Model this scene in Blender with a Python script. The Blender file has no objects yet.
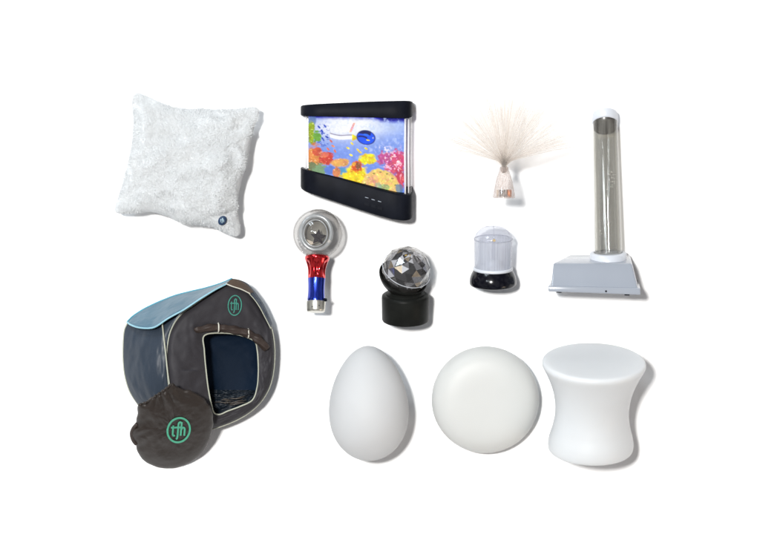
import bpy, math, random
import numpy as np
from mathutils import Matrix, Vector

# ------------------------------------------------------------------ camera, light, exposure
S = 0.0025            # metres per unit of the measuring grid
HC = 3200.0           # camera height in grid units (8 m)
sc = bpy.context.scene
COL = sc.collection
cam_d = bpy.data.cameras.new('camera'); cam = bpy.data.objects.new('camera', cam_d); COL.objects.link(cam)
cam.location = (0, 0, HC * S); cam_d.sensor_width = 36.0; cam_d.lens = 36.0 * HC / 760.0
cam_d.clip_start = 0.1; cam_d.clip_end = 500
sc.camera = cam

w = bpy.data.worlds.new('World'); sc.world = w; w.use_nodes = True
wn = w.node_tree; bg = wn.nodes['Background']
tc = wn.nodes.new('ShaderNodeTexCoord'); sx = wn.nodes.new('ShaderNodeSeparateXYZ')
wn.links.new(tc.outputs['Generated'], sx.inputs[0])
nz = wn.nodes.new('ShaderNodeTexNoise'); nz.inputs['Scale'].default_value = 2.6; nz.inputs['Detail'].default_value = 2
wn.links.new(tc.outputs['Generated'], nz.inputs['Vector'])
rmp = wn.nodes.new('ShaderNodeValToRGB')
rmp.color_ramp.elements[0].position = 0.46; rmp.color_ramp.elements[0].color = (0.07, 0.07, 0.08, 1)
rmp.color_ramp.elements[1].position = 0.54; rmp.color_ramp.elements[1].color = (0.92, 0.93, 0.97, 1)
wn.links.new(nz.outputs['Fac'], rmp.inputs[0]); wn.links.new(rmp.outputs[0], bg.inputs['Color'])
bg.inputs['Strength'].default_value = 0.52


def area_lamp(name, loc, size, power, color, size_y=None, target=(0, 0, 0), shape=None):
    d = bpy.data.lights.new(name, 'AREA'); d.energy = power; d.color = color
    d.shape = shape or ('RECTANGLE' if size_y else 'DISK'); d.size = size
    if size_y: d.size_y = size_y
    o = bpy.data.objects.new(name, d); COL.objects.link(o); o.location = loc
    o.rotation_euler = (Vector(target) - Vector(loc)).to_track_quat('-Z', 'Y').to_euler()
    return o

area_lamp('key_lamp', (-3.6, 2.0, 20.0), 1.8, 5300, (1.0, 0.985, 0.96))
# a tall window on the upper left, in two panes, and a weak warm lamp on the lower right
area_lamp('cool_lamp', (-4.0, 5.0, 4.2), 0.8, 130, (0.82, 0.92, 1.0), 2.0)
area_lamp('cool_lamp', (-2.9, 5.6, 4.2), 0.8, 130, (0.82, 0.92, 1.0), 2.0)
area_lamp('cool_lamp', (-2.75, 1.12, 5.0), 0.30, 26, (0.86, 0.94, 1.0), 0.50)  # extra lamp, no window pane: added for a white band on the tube
area_lamp('cool_lamp', (-1.9, 1.05, 5.6), 0.22, 18, (0.86, 0.94, 1.0), 0.60)  # second added lamp, for the tube's other white band
area_lamp('warm_lamp', (4.5, -3.0, 2.4), 1.4, 44, (1.0, 0.78, 0.58), 1.4)

sc.view_settings.view_transform = 'Standard'; sc.view_settings.look = 'None'
sc.view_settings.exposure = -0.2; sc.view_settings.gamma = 1.0
sc.render.engine = 'CYCLES'
sc.cycles.max_bounces = 12; sc.cycles.transparent_max_bounces = 24; sc.cycles.transmission_bounces = 10
sc.cycles.caustics_reflective = False; sc.cycles.caustics_refractive = False

rng = np.random.default_rng(7); random.seed(7)

# ------------------------------------------------------------------ materials
def mat_new(name):
    m = bpy.data.materials.new(name); m.use_nodes = True
    return m, m.node_tree, m.node_tree.nodes['Principled BSDF']

def plastic(name, color, rough=0.4, metallic=0.0, spec=0.5, var=0.04, scale=30, bump=0.0, bscale=200, sss=0.0, coat=0.0, sheen=0.0, stretch=None):
    m, nt, p = mat_new(name)
    p.inputs['Roughness'].default_value = rough; p.inputs['Metallic'].default_value = metallic
    p.inputs['Specular IOR Level'].default_value = spec
    p.inputs['Coat Weight'].default_value = coat
    p.inputs['Sheen Weight'].default_value = sheen
    if sss:
        p.inputs['Subsurface Weight'].default_value = sss; p.inputs['Subsurface Scale'].default_value = 0.05
        p.inputs['Subsurface Radius'].default_value = (1.0, 0.9, 0.8)
    t = nt.nodes.new('ShaderNodeTexCoord'); n = nt.nodes.new('ShaderNodeTexNoise')
    src = t.outputs['Object']
    if stretch:
        mp = nt.nodes.new('ShaderNodeMapping'); mp.inputs['Scale'].default_value = stretch
        nt.links.new(src, mp.inputs[0]); src = mp.outputs[0]
    n.inputs['Scale'].default_value = scale; n.inputs['Detail'].default_value = 4
    nt.links.new(src, n.inputs['Vector'])
    r = nt.nodes.new('ShaderNodeValToRGB')
    c = np.array(color)
    r.color_ramp.elements[0].position = 0.3; r.color_ramp.elements[1].position = 0.7
    r.color_ramp.elements[0].color = (*np.clip(c * (1 - var), 0, 1), 1)
    r.color_ramp.elements[1].color = (*np.clip(c * (1 + var), 0, 1), 1)
    nt.links.new(n.outputs['Fac'], r.inputs[0]); nt.links.new(r.outputs[0], p.inputs['Base Color'])
    if bump:
        b = nt.nodes.new('ShaderNodeTexNoise'); b.inputs['Scale'].default_value = bscale; b.inputs['Detail'].default_value = 3
        nt.links.new(src, b.inputs['Vector'])
        bp = nt.nodes.new('ShaderNodeBump'); bp.inputs['Strength'].default_value = bump; bp.inputs['Distance'].default_value = 0.001
        nt.links.new(b.outputs['Fac'], bp.inputs['Height']); nt.links.new(bp.outputs[0], p.inputs['Normal'])
    return m

def clear(name, tint=(0.95, 0.95, 0.95), rough=0.02, gloss=1.0, haze=0.0, hazecol=(0.8, 0.8, 0.85), streak=0.0, blend=0.25, streak_axis=(150, 0.8, 60), base_refl=0.035):
    """thin clear plastic: lets the light through, mirrors at grazing angles, with some milky haze"""
    m = bpy.data.materials.new(name); m.use_nodes = True; nt = m.node_tree
    for n in list(nt.nodes): nt.nodes.remove(n)
    out = nt.nodes.new('ShaderNodeOutputMaterial'); tr = nt.nodes.new('ShaderNodeBsdfTransparent')
    gl = nt.nodes.new('ShaderNodeBsdfGlossy'); lw = nt.nodes.new('ShaderNodeLayerWeight'); mx = nt.nodes.new('ShaderNodeMixShader')
    tr.inputs[0].default_value = (*tint, 1); gl.inputs['Roughness'].default_value = rough
    gl.inputs['Color'].default_value = (gloss, gloss, gloss, 1)
    lw.inputs['Blend'].default_value = 0.5
    pw = nt.nodes.new('ShaderNodeMath'); pw.operation = 'POWER'; pw.inputs[1].default_value = 3.5; nt.links.new(lw.outputs['Facing'], pw.inputs[0])
    ma = nt.nodes.new('ShaderNodeMath'); ma.operation = 'MULTIPLY_ADD'; ma.inputs[1].default_value = min(1, blend * 3); ma.inputs[2].default_value = base_refl
    nt.links.new(pw.outputs[0], ma.inputs[0]); nt.links.new(ma.outputs[0], mx.inputs[0]); nt.links.new(gl.outputs[0], mx.inputs[2])
    if haze or streak:
        df = nt.nodes.new('ShaderNodeBsdfDiffuse'); df.inputs[0].default_value = (*hazecol, 1)
        tl = nt.nodes.new('ShaderNodeBsdfTranslucent'); tl.inputs[0].default_value = (*hazecol, 1)
        m3 = nt.nodes.new('ShaderNodeMixShader'); m3.inputs[0].default_value = 0.4
        nt.links.new(df.outputs[0], m3.inputs[1]); nt.links.new(tl.outputs[0], m3.inputs[2])
        m2 = nt.nodes.new('ShaderNodeMixShader'); m2.inputs[0].default_value = haze
        if streak:
            t = nt.nodes.new('ShaderNodeTexCoord'); mp = nt.nodes.new('ShaderNodeMapping')
            mp.inputs['Scale'].default_value = streak_axis; n = nt.nodes.new('ShaderNodeTexNoise'); n.inputs['Scale'].default_value = 1.0
            nt.links.new(t.outputs['Object'], mp.inputs[0]); nt.links.new(mp.outputs[0], n.inputs['Vector'])
            mr = nt.nodes.new('ShaderNodeMapRange'); mr.inputs[1].default_value = 0.4; mr.inputs[2].default_value = 0.65
            mr.inputs[3].default_value = haze; mr.inputs[4].default_value = haze + streak
            nt.links.new(n.outputs['Fac'], mr.inputs[0]); nt.links.new(mr.outputs[0], m2.inputs[0])
        nt.links.new(tr.outputs[0], m2.inputs[1]); nt.links.new(m3.outputs[0], m2.inputs[2])
        nt.links.new(m2.outputs[0], mx.inputs[1])
    else:
        nt.links.new(tr.outputs[0], mx.inputs[1])
    nt.links.new(mx.outputs[0], out.inputs[0])
    return m

def fabric(name, color, rough=0.5, spec=0.35, wr=0.6, sheen=0.0, scale=14, inside=None):
    m, nt, p = mat_new(name)
    p.inputs['Roughness'].default_value = rough; p.inputs['Specular IOR Level'].default_value = spec
    p.inputs['Sheen Weight'].default_value = sheen
    t = nt.nodes.new('ShaderNodeTexCoord')
    n = nt.nodes.new('ShaderNodeTexNoise'); n.inputs['Scale'].default_value = scale; n.inputs['Detail'].default_value = 6
    n.inputs['Distortion'].default_value = 0.6
    nt.links.new(t.outputs['Object'], n.inputs['Vector'])
    r = nt.nodes.new('ShaderNodeValToRGB'); c = np.array(color)
    r.color_ramp.elements[0].color = (*(c * 0.85), 1); r.color_ramp.elements[1].color = (*(c * 1.15), 1)
    nt.links.new(n.outputs['Fac'], r.inputs[0])
    if inside is None:
        nt.links.new(r.outputs[0], p.inputs['Base Color'])
    else:                                   # coated fabric: another colour on its reverse
        g = nt.nodes.new('ShaderNodeNewGeometry'); mx = nt.nodes.new('ShaderNodeMix'); mx.data_type = 'RGBA'
        nt.links.new(g.outputs['Backfacing'], mx.inputs[0]); nt.links.new(r.outputs[0], mx.inputs[6])
        mx.inputs[7].default_value = (*inside, 1); nt.links.new(mx.outputs[2], p.inputs['Base Color'])
    b1 = nt.nodes.new('ShaderNodeBump'); b1.inputs['Strength'].default_value = wr; b1.inputs['Distance'].default_value = 0.004
    nt.links.new(n.outputs['Fac'], b1.inputs['Height'])
    wv = nt.nodes.new('ShaderNodeTexNoise'); wv.inputs['Scale'].default_value = 500
    nt.links.new(t.outputs['Object'], wv.inputs['Vector'])
    b2 = nt.nodes.new('ShaderNodeBump'); b2.inputs['Strength'].default_value = 0.12; b2.inputs['Distance'].default_value = 0.0006
    nt.links.new(wv.outputs['Fac'], b2.inputs['Height']); nt.links.new(b1.outputs[0], b2.inputs['Normal'])
    nt.links.new(b2.outputs[0], p.inputs['Normal'])
    return m

def glow(name, color, strength):
    m, nt, p = mat_new(name)
    p.inputs['Base Color'].default_value = (*color, 1)
    p.inputs['Emission Color'].default_value = (*color, 1); p.inputs['Emission Strength'].default_value = strength
    return m

M = {}
M['ground'] = plastic('white_paper', (0.93, 0.93, 0.93), 0.9, spec=0.0, var=0.004)
M['shell'] = plastic('milky_plastic', (0.59, 0.605, 0.615), 0.45, spec=0.3, var=0.012, scale=12, sss=0.25, bump=0.03, bscale=120)
M['shell_egg'] = plastic('milky_egg_plastic', (0.50, 0.505, 0.51), 0.55, spec=0.15, var=0.012, scale=12, sss=0.25, bump=0.03, bscale=120)
M['shell_warm'] = plastic('milky_plastic_warm', (0.525, 0.53, 0.515), 0.45, spec=0.3, var=0.012, scale=12, sss=0.25, bump=0.03, bscale=120)
M['plush'] = plastic('plush', (0.685, 0.70, 0.708), 0.95, spec=0.0, var=0.02, scale=60, sheen=0.1)
M['black'] = plastic('black_plastic', (0.007, 0.008, 0.012), 0.38, spec=0.02, var=0.2, bump=0.05, bscale=400)
M['black_matt'] = plastic('matt_black_plastic', (0.010, 0.0105, 0.0095), 0.40, spec=0.06, var=0.2, bump=0.12, bscale=600)
M['black_gloss'] = plastic('gloss_black_plastic', (0.004, 0.004, 0.007), 0.16, spec=0.3, var=0.2)
M['white_gloss'] = plastic('white_gloss_plastic', (0.29, 0.315, 0.36), 0.14, spec=0.5, var=0.02, scale=14, coat=0.3)
M['white_ring'] = plastic('white_ring_plastic', (0.56, 0.585, 0.63), 0.3, var=0.02)
M['red'] = plastic('red_chrome', (0.62, 0.015, 0.02), 0.16, metallic=0.9, var=0.2, coat=0.6, scale=60)
M['blue'] = plastic('blue_chrome', (0.02, 0.045, 0.42), 0.2, metallic=0.85, var=0.2, coat=0.5, scale=60, stretch=(3, 3, .3))
M['silver'] = plastic('brushed_silver', (0.55, 0.53, 0.47), 0.3, metallic=0.8, var=0.15, scale=80)
M['grey_ring'] = plastic('grey_ring_plastic', (0.48, 0.51, 0.53), 0.2, metallic=0.15, var=0.12, scale=60, coat=0.5)
M['dark_metal'] = plastic('dark_mirror', (0.035, 0.037, 0.045), 0.12, metallic=0.6, var=0.3, coat=0.3)
M['facet'] = plastic('smoky_mirror', (0.50, 0.51, 0.55), 0.07, metallic=0.9, var=0.35, scale=45)
M['brass'] = plastic('yellow_chip', (0.75, 0.5, 0.12), 0.35, metallic=0.2, var=0.1)
M['star'] = plastic('dark_star', (0.008, 0.005, 0.012), 0.6, spec=0.05)
M['bead'] = plastic('white_bead', (0.85, 0.85, 0.85), 0.3)
M['copper'] = plastic('copper_foil', (0.55, 0.17, 0.05), 0.35, metallic=0.4, var=0.3, scale=200)
M['cell'] = plastic('dark_cell', (0.05, 0.055, 0.05), 0.4, var=0.3, scale=200)
M['cream'] = plastic('cream_tip', (0.72, 0.62, 0.50), 0.6, var=0.1, scale=90)
M['acrylic'] = clear('clear_acrylic', (0.93, 0.94, 0.96), blend=0.2, gloss=0.9)
M['glazing'] = clear('aquarium_glazing', (0.97, 0.97, 0.98), blend=0.12, gloss=0.9, base_refl=0.0, rough=.12)
M['tube'] = clear('smoky_acrylic', (0.70, 0.69, 0.655), blend=0.32, haze=0.05, streak=0.22, streak_axis=(70, .5, 40), hazecol=(0.58, 0.565, 0.52), gloss=0.95, rough=0.05)
M['ball'] = clear('clear_ball', (0.88, 0.87, 0.86), blend=0.22, gloss=0.9, haze=0.16, hazecol=(0.36, 0.345, 0.34), rough=0.05, base_refl=.03)
M['lens'] = clear('clear_lens', (0.95, 0.95, 0.95), blend=0.14, gloss=0.85, base_refl=.012)
M['crystal'] = clear('crystal', (0.82, 0.81, 0.80), blend=0.3, gloss=0.9, haze=.09, hazecol=(.40, .38, .36), base_refl=.05)
M['dome_clear'] = clear('clear_dome', (0.90, 0.905, 0.93), blend=0.12, gloss=0.9, haze=0.24, hazecol=(0.55, 0.56, 0.62))
M['frost'] = clear('frosted_plastic', (0.84, 0.85, 0.885), blend=0.2, gloss=0.7, haze=0.42, streak=.13, streak_axis=(260, 260, 1.5), hazecol=(0.66, 0.675, 0.73), rough=0.2)
M['cone'] = clear('clear_cone', (0.965, 0.95, 0.94), blend=0.20, gloss=0.8, haze=0.24, hazecol=(0.62, 0.53, 0.49), streak=.35, streak_axis=(400,400,30))
M['fibre'] = clear('fibre', (0.995, 0.985, 0.975), blend=0.02, gloss=0.9, haze=0.05, hazecol=(1.0, 0.98, 0.96), rough=.3)
M['tent_front'] = fabric('tent_front_fabric', (0.029, 0.027, 0.031), 0.6, 0.2, 0.35, inside=(0.004, 0.012, 0.03))
M['tent_side'] = fabric('tent_side_fabric', (0.026, 0.036, 0.052), 0.42, 0.3, 0.3, inside=(0.004, 0.012, 0.03))
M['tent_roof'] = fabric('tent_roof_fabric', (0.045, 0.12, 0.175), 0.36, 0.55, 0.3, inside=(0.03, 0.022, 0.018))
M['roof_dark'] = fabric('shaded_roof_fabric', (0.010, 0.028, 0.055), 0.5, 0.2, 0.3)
M['tent_brown'] = fabric('tent_peak_fabric', (0.085, 0.06, 0.045), 0.6, 0.2, 0.3)
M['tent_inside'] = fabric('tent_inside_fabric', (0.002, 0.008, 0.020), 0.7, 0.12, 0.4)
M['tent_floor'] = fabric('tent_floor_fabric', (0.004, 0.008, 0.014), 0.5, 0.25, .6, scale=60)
M['flap'] = fabric('flap_fabric', (0.036, 0.025, 0.021), 0.5, 0.3, 0.6, scale=30)
M['bag'] = fabric('bag_fabric', (0.027, 0.021, 0.018), 0.45, 0.2, 0.5, scale=18)
M['piping'] = plastic('pale_piping', (0.36, 0.37, 0.30), 0.6, var=0.1)
M['roof_piping'] = plastic('blue_white_piping', (0.24, 0.44, 0.52), 0.5, var=0.1)
M['mint'] = plastic('mint_print', (0.075, 0.36, 0.23), 0.6, spec=0.2, var=0.08, scale=90)
M['mint_dim'] = plastic('mint_print_dim', (0.05, 0.22, 0.17), 0.6, spec=0.2, var=0.08, scale=90)
M['tie'] = plastic('white_tie', (0.55, 0.53, 0.46), 0.6)
M['navy'] = plastic('navy_patch', (0.012, 0.035, 0.085), 0.6, var=0.15)
M['patch_ink'] = plastic('pale_stitching', (0.35, 0.48, 0.55), 0.6)

# ------------------------------------------------------------------ geometry helpers
def T(px, py, h=0.0):
    """grid point (right, down, height) -> centred coordinates"""
    k = 1 - h / HC
    return np.array([(px - 380) * k, (280 - py) * k, h], float)

def TA(A):
    A = np.asarray(A, float); k = 1 - A[..., 2] / HC
    return np.stack([(A[..., 0] - 380) * k, (280 - A[..., 1]) * k, A[..., 2]], -1)

def thing(name, label, cat, origin=(0, 0, 0), rot=None):
    o = bpy.data.objects.new(name, None); COL.objects.link(o); o.empty_display_size = 0.05
    m = Matrix.Translation(Vector(origin) * S)
    if rot is not None: m = m @ rot.to_4x4()
    o.matrix_world = m; o['label'] = label; o['category'] = cat
    return o

def stand(pitch, yaw=0, roll=0):
    """a standing object laid back on the ground: its top leans to the viewer by pitch"""
    r = math.radians
    return Matrix.Rotation(r(roll), 3, 'Z') @ Matrix.Rotation(-(math.pi / 2 - r(pitch)), 3, 'X') @ Matrix.Rotation(r(yaw), 3, 'Z')

def mesh(name, V, F, mat, parent=None, origin=(0, 0, 0), smooth=True, sharp=None):
    V = (np.asarray(V, float).reshape(-1, 3) - np.asarray(origin, float)) * S
    me = bpy.data.meshes.new(name); me.from_pydata(V.tolist(), [], [tuple(int(i) for i in f) for f in F]); me.validate(); me.update()
    me.polygons.foreach_set('use_smooth', [smooth] * len(me.polygons))
    me.materials.append(mat)
    if sharp and smooth: me.set_sharp_from_angle(angle=math.radians(sharp))
    o = bpy.data.objects.new(name, me); COL.objects.link(o)
    if parent is not None: o.parent = parent
    return o

def drop(root, zmin=0.0):
    """set a thing down: lowest vertex touches the ground; keeps the view position of its base"""
    bpy.context.view_layer.update()
    lo = 1e9
    for o in [root] + list(root.children_recursive):
        if o.type == 'MESH':
            n = len(o.data.vertices); a = np.empty(n * 3); o.data.vertices.foreach_get('co', a); a = a.reshape(-1, 3)
            mw = np.array(o.matrix_world); lo = min(lo, (a @ mw[2, :3] + mw[2, 3]).min())
    z0 = root.location.z; dz = zmin - lo
    k0 = 1 - z0 / (HC * S); k1 = 1 - (z0 + dz) / (HC * S)
    root.location.x *= k1 / k0; root.location.y *= k1 / k0; root.location.z += dz

def spline(P, n, closed=False):
    P = np.asarray(P, float); m = len(P)
    if closed: Q = np.vstack([P[-1], P, P[0], P[1]]); segs = m
    else: Q = np.vstack([2 * P[0] - P[1], P, 2 * P[-1] - P[-2]]); segs = m - 1
    out = []
    for i in range(segs):
        p0, p1, p2, p3 = Q[i:i + 4]
        d = [max(np.linalg.norm(a - b), 1e-6) ** 0.5 for a, b in ((p1, p0), (p2, p1), (p3, p2))]
        t0 = 0; t1 = d[0]; t2 = t1 + d[1]; t3 = t2 + d[2]
        for t in np.linspace(t1, t2, 24, endpoint=False):
            a1 = (t1 - t) / (t1 - t0) * p0 + (t - t0) / (t1 - t0) * p1; a2 = (t2 - t) / (t2 - t1) * p1 + (t - t1) / (t2 - t1) * p2
            a3 = (t3 - t) / (t3 - t2) * p2 + (t - t2) / (t3 - t2) * p3
            b1 = (t2 - t) / (t2 - t0) * a1 + (t - t0) / (t2 - t0) * a2; b2 = (t3 - t) / (t3 - t1) * a2 + (t - t1) / (t3 - t1) * a3
            out.append((t2 - t) / (t2 - t1) * b1 + (t - t1) / (t2 - t1) * b2)
    out.append(P[0] if closed else P[-1]); out = np.array(out)
    L = np.r_[0, np.cumsum(np.linalg.norm(np.diff(out, axis=0), axis=1))]
    s = np.linspace(0, L[-1], n, endpoint=not closed)
    return np.stack([np.interp(s, L, out[:, k]) for k in range(out.shape[1])], 1)

def grid_faces(nu, nv, wrap=False, off=0):
    """nu rows of nv points"""
    F = []
    for i in range(nu - 1):
        for j in range(nv if wrap else nv - 1):
            a = i * nv + j; b = i * nv + (j + 1) % nv
            F.append((off + a, off + b, off + b + nv, off + a + nv))
    return F

class MB:
    def __init__(s): s.V = []; s.F = []; s.n = 0
    def add(s, V, F):
        V = np.asarray(V, float).reshape(-1, 3); s.V.append(V); s.F += [tuple(i + s.n for i in f) for f in F]; s.n += len(V); return s
    def build(s, name, mat, parent=None, **k): return mesh(name, np.vstack(s.V), s.F, mat, parent, **k)

def tube_geo(P, r, n=8, closed=False, caps=True):
    P = np.asarray(P, float); m = len(P)
    r = np.full(m, r) if np.isscalar(r) else np.asarray(r)
    Tn = np.gradient(P, axis=0) if not closed else (np.roll(P, -1, 0) - np.roll(P, 1, 0))
    Tn /= np.linalg.norm(Tn, axis=1)[:, None] + 1e-12
    nrm = np.cross(Tn[0], [0.13, 0.21, 1.0]); nrm /= np.linalg.norm(nrm)
    V = []
    for i in range(m):
        nrm = nrm - Tn[i] * (nrm @ Tn[i]); nrm /= np.linalg.norm(nrm) + 1e-12
        b = np.cross(Tn[i], nrm)
        for k in range(n):
            a = 2 * math.pi * k / n
            V.append(P[i] + r[i] * (math.cos(a) * nrm + math.sin(a) * b))
    F = grid_faces(m, n, True)
    if closed:
        F += [((m - 1) * n + k, (m - 1) * n + (k + 1) % n, (k + 1) % n, k) for k in range(n)]
    elif caps:
        F.append(tuple(range(n))[::-1]); F.append(tuple((m - 1) * n + k for k in range(n)))
    return np.array(V), F

def lathe_geo(prof, n=96, cx=0, cy=0, capb=True, capt=True):
    prof = np.asarray(prof, float); a = np.linspace(0, 2 * np.pi, n, endpoint=False)
    V = np.stack([cx + prof[:, 0, None] * np.cos(a), cy + prof[:, 0, None] * np.sin(a), np.repeat(prof[:, 1, None], n, 1)], -1).reshape(-1, 3)
    F = grid_faces(len(prof), n, True)
    if capb: F.append(tuple(range(n))[::-1])
    if capt: F.append(tuple((len(prof) - 1) * n + k for k in range(n)))
    return V, F

def noise2(shape, cells, seed):
    r = np.random.default_rng(seed); gy, gx = cells
    G = r.random((gy + 2, gx + 2)); y = np.linspace(0, gy, shape[0]); x = np.linspace(0, gx, shape[1])
    iy = np.minimum(y.astype(int), gy); ix = np.minimum(x.astype(int), gx); fy = y - iy; fx = x - ix
    fy = fy * fy * (3 - 2 * fy); fx = fx * fx * (3 - 2 * fx)
    a = G[np.ix_(iy, ix)]; b = G[np.ix_(iy, ix + 1)]; c = G[np.ix_(iy + 1, ix)]; d = G[np.ix_(iy + 1, ix + 1)]
    return (a * (1 - fx) + b * fx) * (1 - fy[:, None]) + (c * (1 - fx) + d * fx) * fy[:, None]

def fbm(shape, cells, seed, octs=4):
    out = 0; amp = 1; tot = 0
    for o in range(octs):
        out = out + amp * noise2(shape, (cells[0] * 2 ** o, cells[1] * 2 ** o), seed + o * 17); tot += amp; amp *= 0.5
    return out / tot - 0.5

# ------------------------------------------------------------------ setting
gm = mesh('ground', [(-12000, -12000, 0), (12000, -12000, 0), (12000, 12000, 0), (-12000, 12000, 0)], [(0, 1, 2, 3)], M['ground'], smooth=False)
gm['kind'] = 'structure'

# ------------------------------------------------------------------ plush pillow
def make_pillow():
    top = spline([(134, 96), (137, 93.6), (143, 94.5), (156, 100), (172, 107), (200, 108.5), (230, 109), (245, 107.5), (255, 107), (259.5, 109.5)], 231)
    bot = spline([(114.5, 210), (117, 213), (135, 213.5), (150, 212), (166, 216), (180, 222.5), (200, 225), (212, 227), (222, 232), (236, 236.5), (240, 234)], 231)
    left = spline([(134, 96), (132, 104), (133.5, 122), (132, 142), (127, 165), (122, 185), (116, 203), (114.5, 210)], 221)
    right = spline([(259.5, 109.5), (258, 116), (252, 135), (247, 160), (241, 183), (237.5, 200), (238, 215), (240.5, 228), (240, 234)], 221)
    nv, nu = 221, 231
    u = np.linspace(0, 1, nu)[None, :, None]; v = np.linspace(0, 1, nv)[:, None, None]
    P = (1 - v) * top[None] + v * bot[None] + (1 - u) * left[:, None] + u * right[:, None] \
        - ((1 - u) * (1 - v) * top[0] + u * (1 - v) * top[-1] + (1 - u) * v * bot[0] + u * v * bot[-1])
    uu, vv = u[..., 0], v[..., 0]
    f = np.clip(16 * uu * (1 - uu) * vv * (1 - vv), 0, 1) ** 0.42
    big = fbm((nv, nu), (4, 4), 3, 3); fine = fbm((nv, nu), (60, 62), 5, 2)
    # stretch creases pulling into the lower right corner
    d = (uu - 0.93) * 0.6 + (vv - 0.93)
    crease = -5.0 * np.exp(-((uu * .55 + vv - 1.335) / 0.022) ** 2) * np.exp(-((uu - .9) / .14) ** 2)
    env = np.minimum(f * 1.4, 1)
    zt = 24 + (30 * f) + env * (big * 14 + fine * 1.3) + crease * env
    zb = 24 - 24 * f
    A = np.dstack([P, zt]); B = np.dstack([P, zb + 0 * zt])
    O = T(187, 165, 0)
    r = thing('plush_pillow', 'square fluffy white plush pillow with a small round navy patch in one corner', 'pillow', O)
    VA = TA(A).reshape(-1, 3); VB = TA(B).reshape(-1, 3)
    mb = MB(); mb.add(VA, [fc[::-1] for fc in grid_faces(nv, nu)]); mb.add(VB, grid_faces(nv, nu))
    # plush pile: short leaning tufts over the top and the edge
    N = 120000; ii = rng.random(N) * (nv - 1.01); jj = rng.random(N) * (nu - 1.01)
    Ag = VA.reshape(nv, nu, 3); i0 = ii.astype(int); j0 = jj.astype(int)
    fi = (ii - i0)[:, None]; fj = (jj - j0)[:, None]
    base = Ag[i0, j0] * (1 - fi) * (1 - fj) + Ag[i0 + 1, j0] * fi * (1 - fj) + Ag[i0, j0 + 1] * (1 - fi) * fj + Ag[i0 + 1, j0 + 1] * fi * fj
    du = Ag[i0, j0 + 1] - Ag[i0, j0]; dv = Ag[i0 + 1, j0] - Ag[i0, j0]; nn = np.cross(dv, du)
    nn /= np.linalg.norm(nn, axis=1)[:, None] + 1e-9
    ang = fbm((nv, nu), (7, 7), 31, 2)[i0, j0] * 9 + rng.normal(0, .7, N)
    lean = np.stack([np.cos(ang), np.sin(ang), 0 * ang], 1)
    ln = (rng.random(N) * 1.1 + .9)[:, None]
    tip = base + (nn * 0.55 + lean * 0.75 + rng.normal(0, .15, (N, 3))) * ln
    side = np.cross(tip - base, nn); side /= np.linalg.norm(side, axis=1)[:, None] + 1e-9; side *= 0.24
    V = np.stack([base - side, base + side, tip + side * .3, tip - side * .3], 1).reshape(-1, 3)
    idx = np.arange(N)[:, None] * 4
    mb.add(V, (idx + np.array([[0, 1, 2, 3]])).tolist())
    mb.build('cover', M['plush'], r, origin=O)
    # round patch with pale stitched emblem
    def zat(x, y):
        q = T(x, y, 30); k = np.argmin((VA[:, 0] - q[0]) ** 2 + (VA[:, 1] - q[1]) ** 2); return VA[k, 2]
    c = (222.3, 220.5); zc = max(zat(c[0] + a, c[1] + b) for a in (-3, 0, 3) for b in (-3, 0, 3)) + 2.2
    mb = MB(); a = np.linspace(0, 2 * np.pi, 48, endpoint=False); tilt = lambda x, y: zc + (x - c[0]) * -.1 + (y - c[1]) * -.15
    ring = lambda rr, dz: np.array([T(c[0] + 4.2 * rr * math.cos(t) + 0.9 * rr * math.sin(t), c[1] - 4.7 * rr * math.sin(t), tilt(c[0] + 4 * rr * math.cos(t), c[1] - 4.7 * rr * math.sin(t)) + dz) for t in a])
    V = np.vstack([ring(1, -2.5), ring(1, 0), ring(.93, .5), ring(.0001, .6)]); mb.add(V, grid_faces(4, 48, True))
    p = mb.build('patch', M['navy'], r, origin=O)
    q = MB()
    for st in emblem_strokes():
        P = np.array([T(c[0] + x * 2.9, c[1] - y * 3.3, tilt(c[0] + x * 3, c[1] - y * 3.3) + .9) for x, y in st]); q.add(*tube_geo(P, .3, 5))
    q.build('emblem', M['patch_ink'], p, origin=O)

def emblem_strokes():
    """the joined lower-case letters t f h, in a unit circle"""
    t = [(-.52, .42), (-.52, -.25), (-.50, -.42), (-.40, -.50), (-.30, -.46)]
    f = spline([(.18, .62), (.10, .72), (-.02, .66), (-.06, .5), (-.06, .1), (-.06, -.55), (-.09, -.74), (-.18, -.80)], 26)
    h = [(.22, .72), (.22, -.5)]
    ha = spline([(.22, .02), (.32, .20), (.46, .22), (.54, .1), (.55, -.1), (.55, -.5)], 18)
    bar = [(-.72, .22), (-.45, .23), (.0, .24), (.14, .24)]
    return [np.array(s) for s in (t, f, h, ha, bar)]

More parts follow.
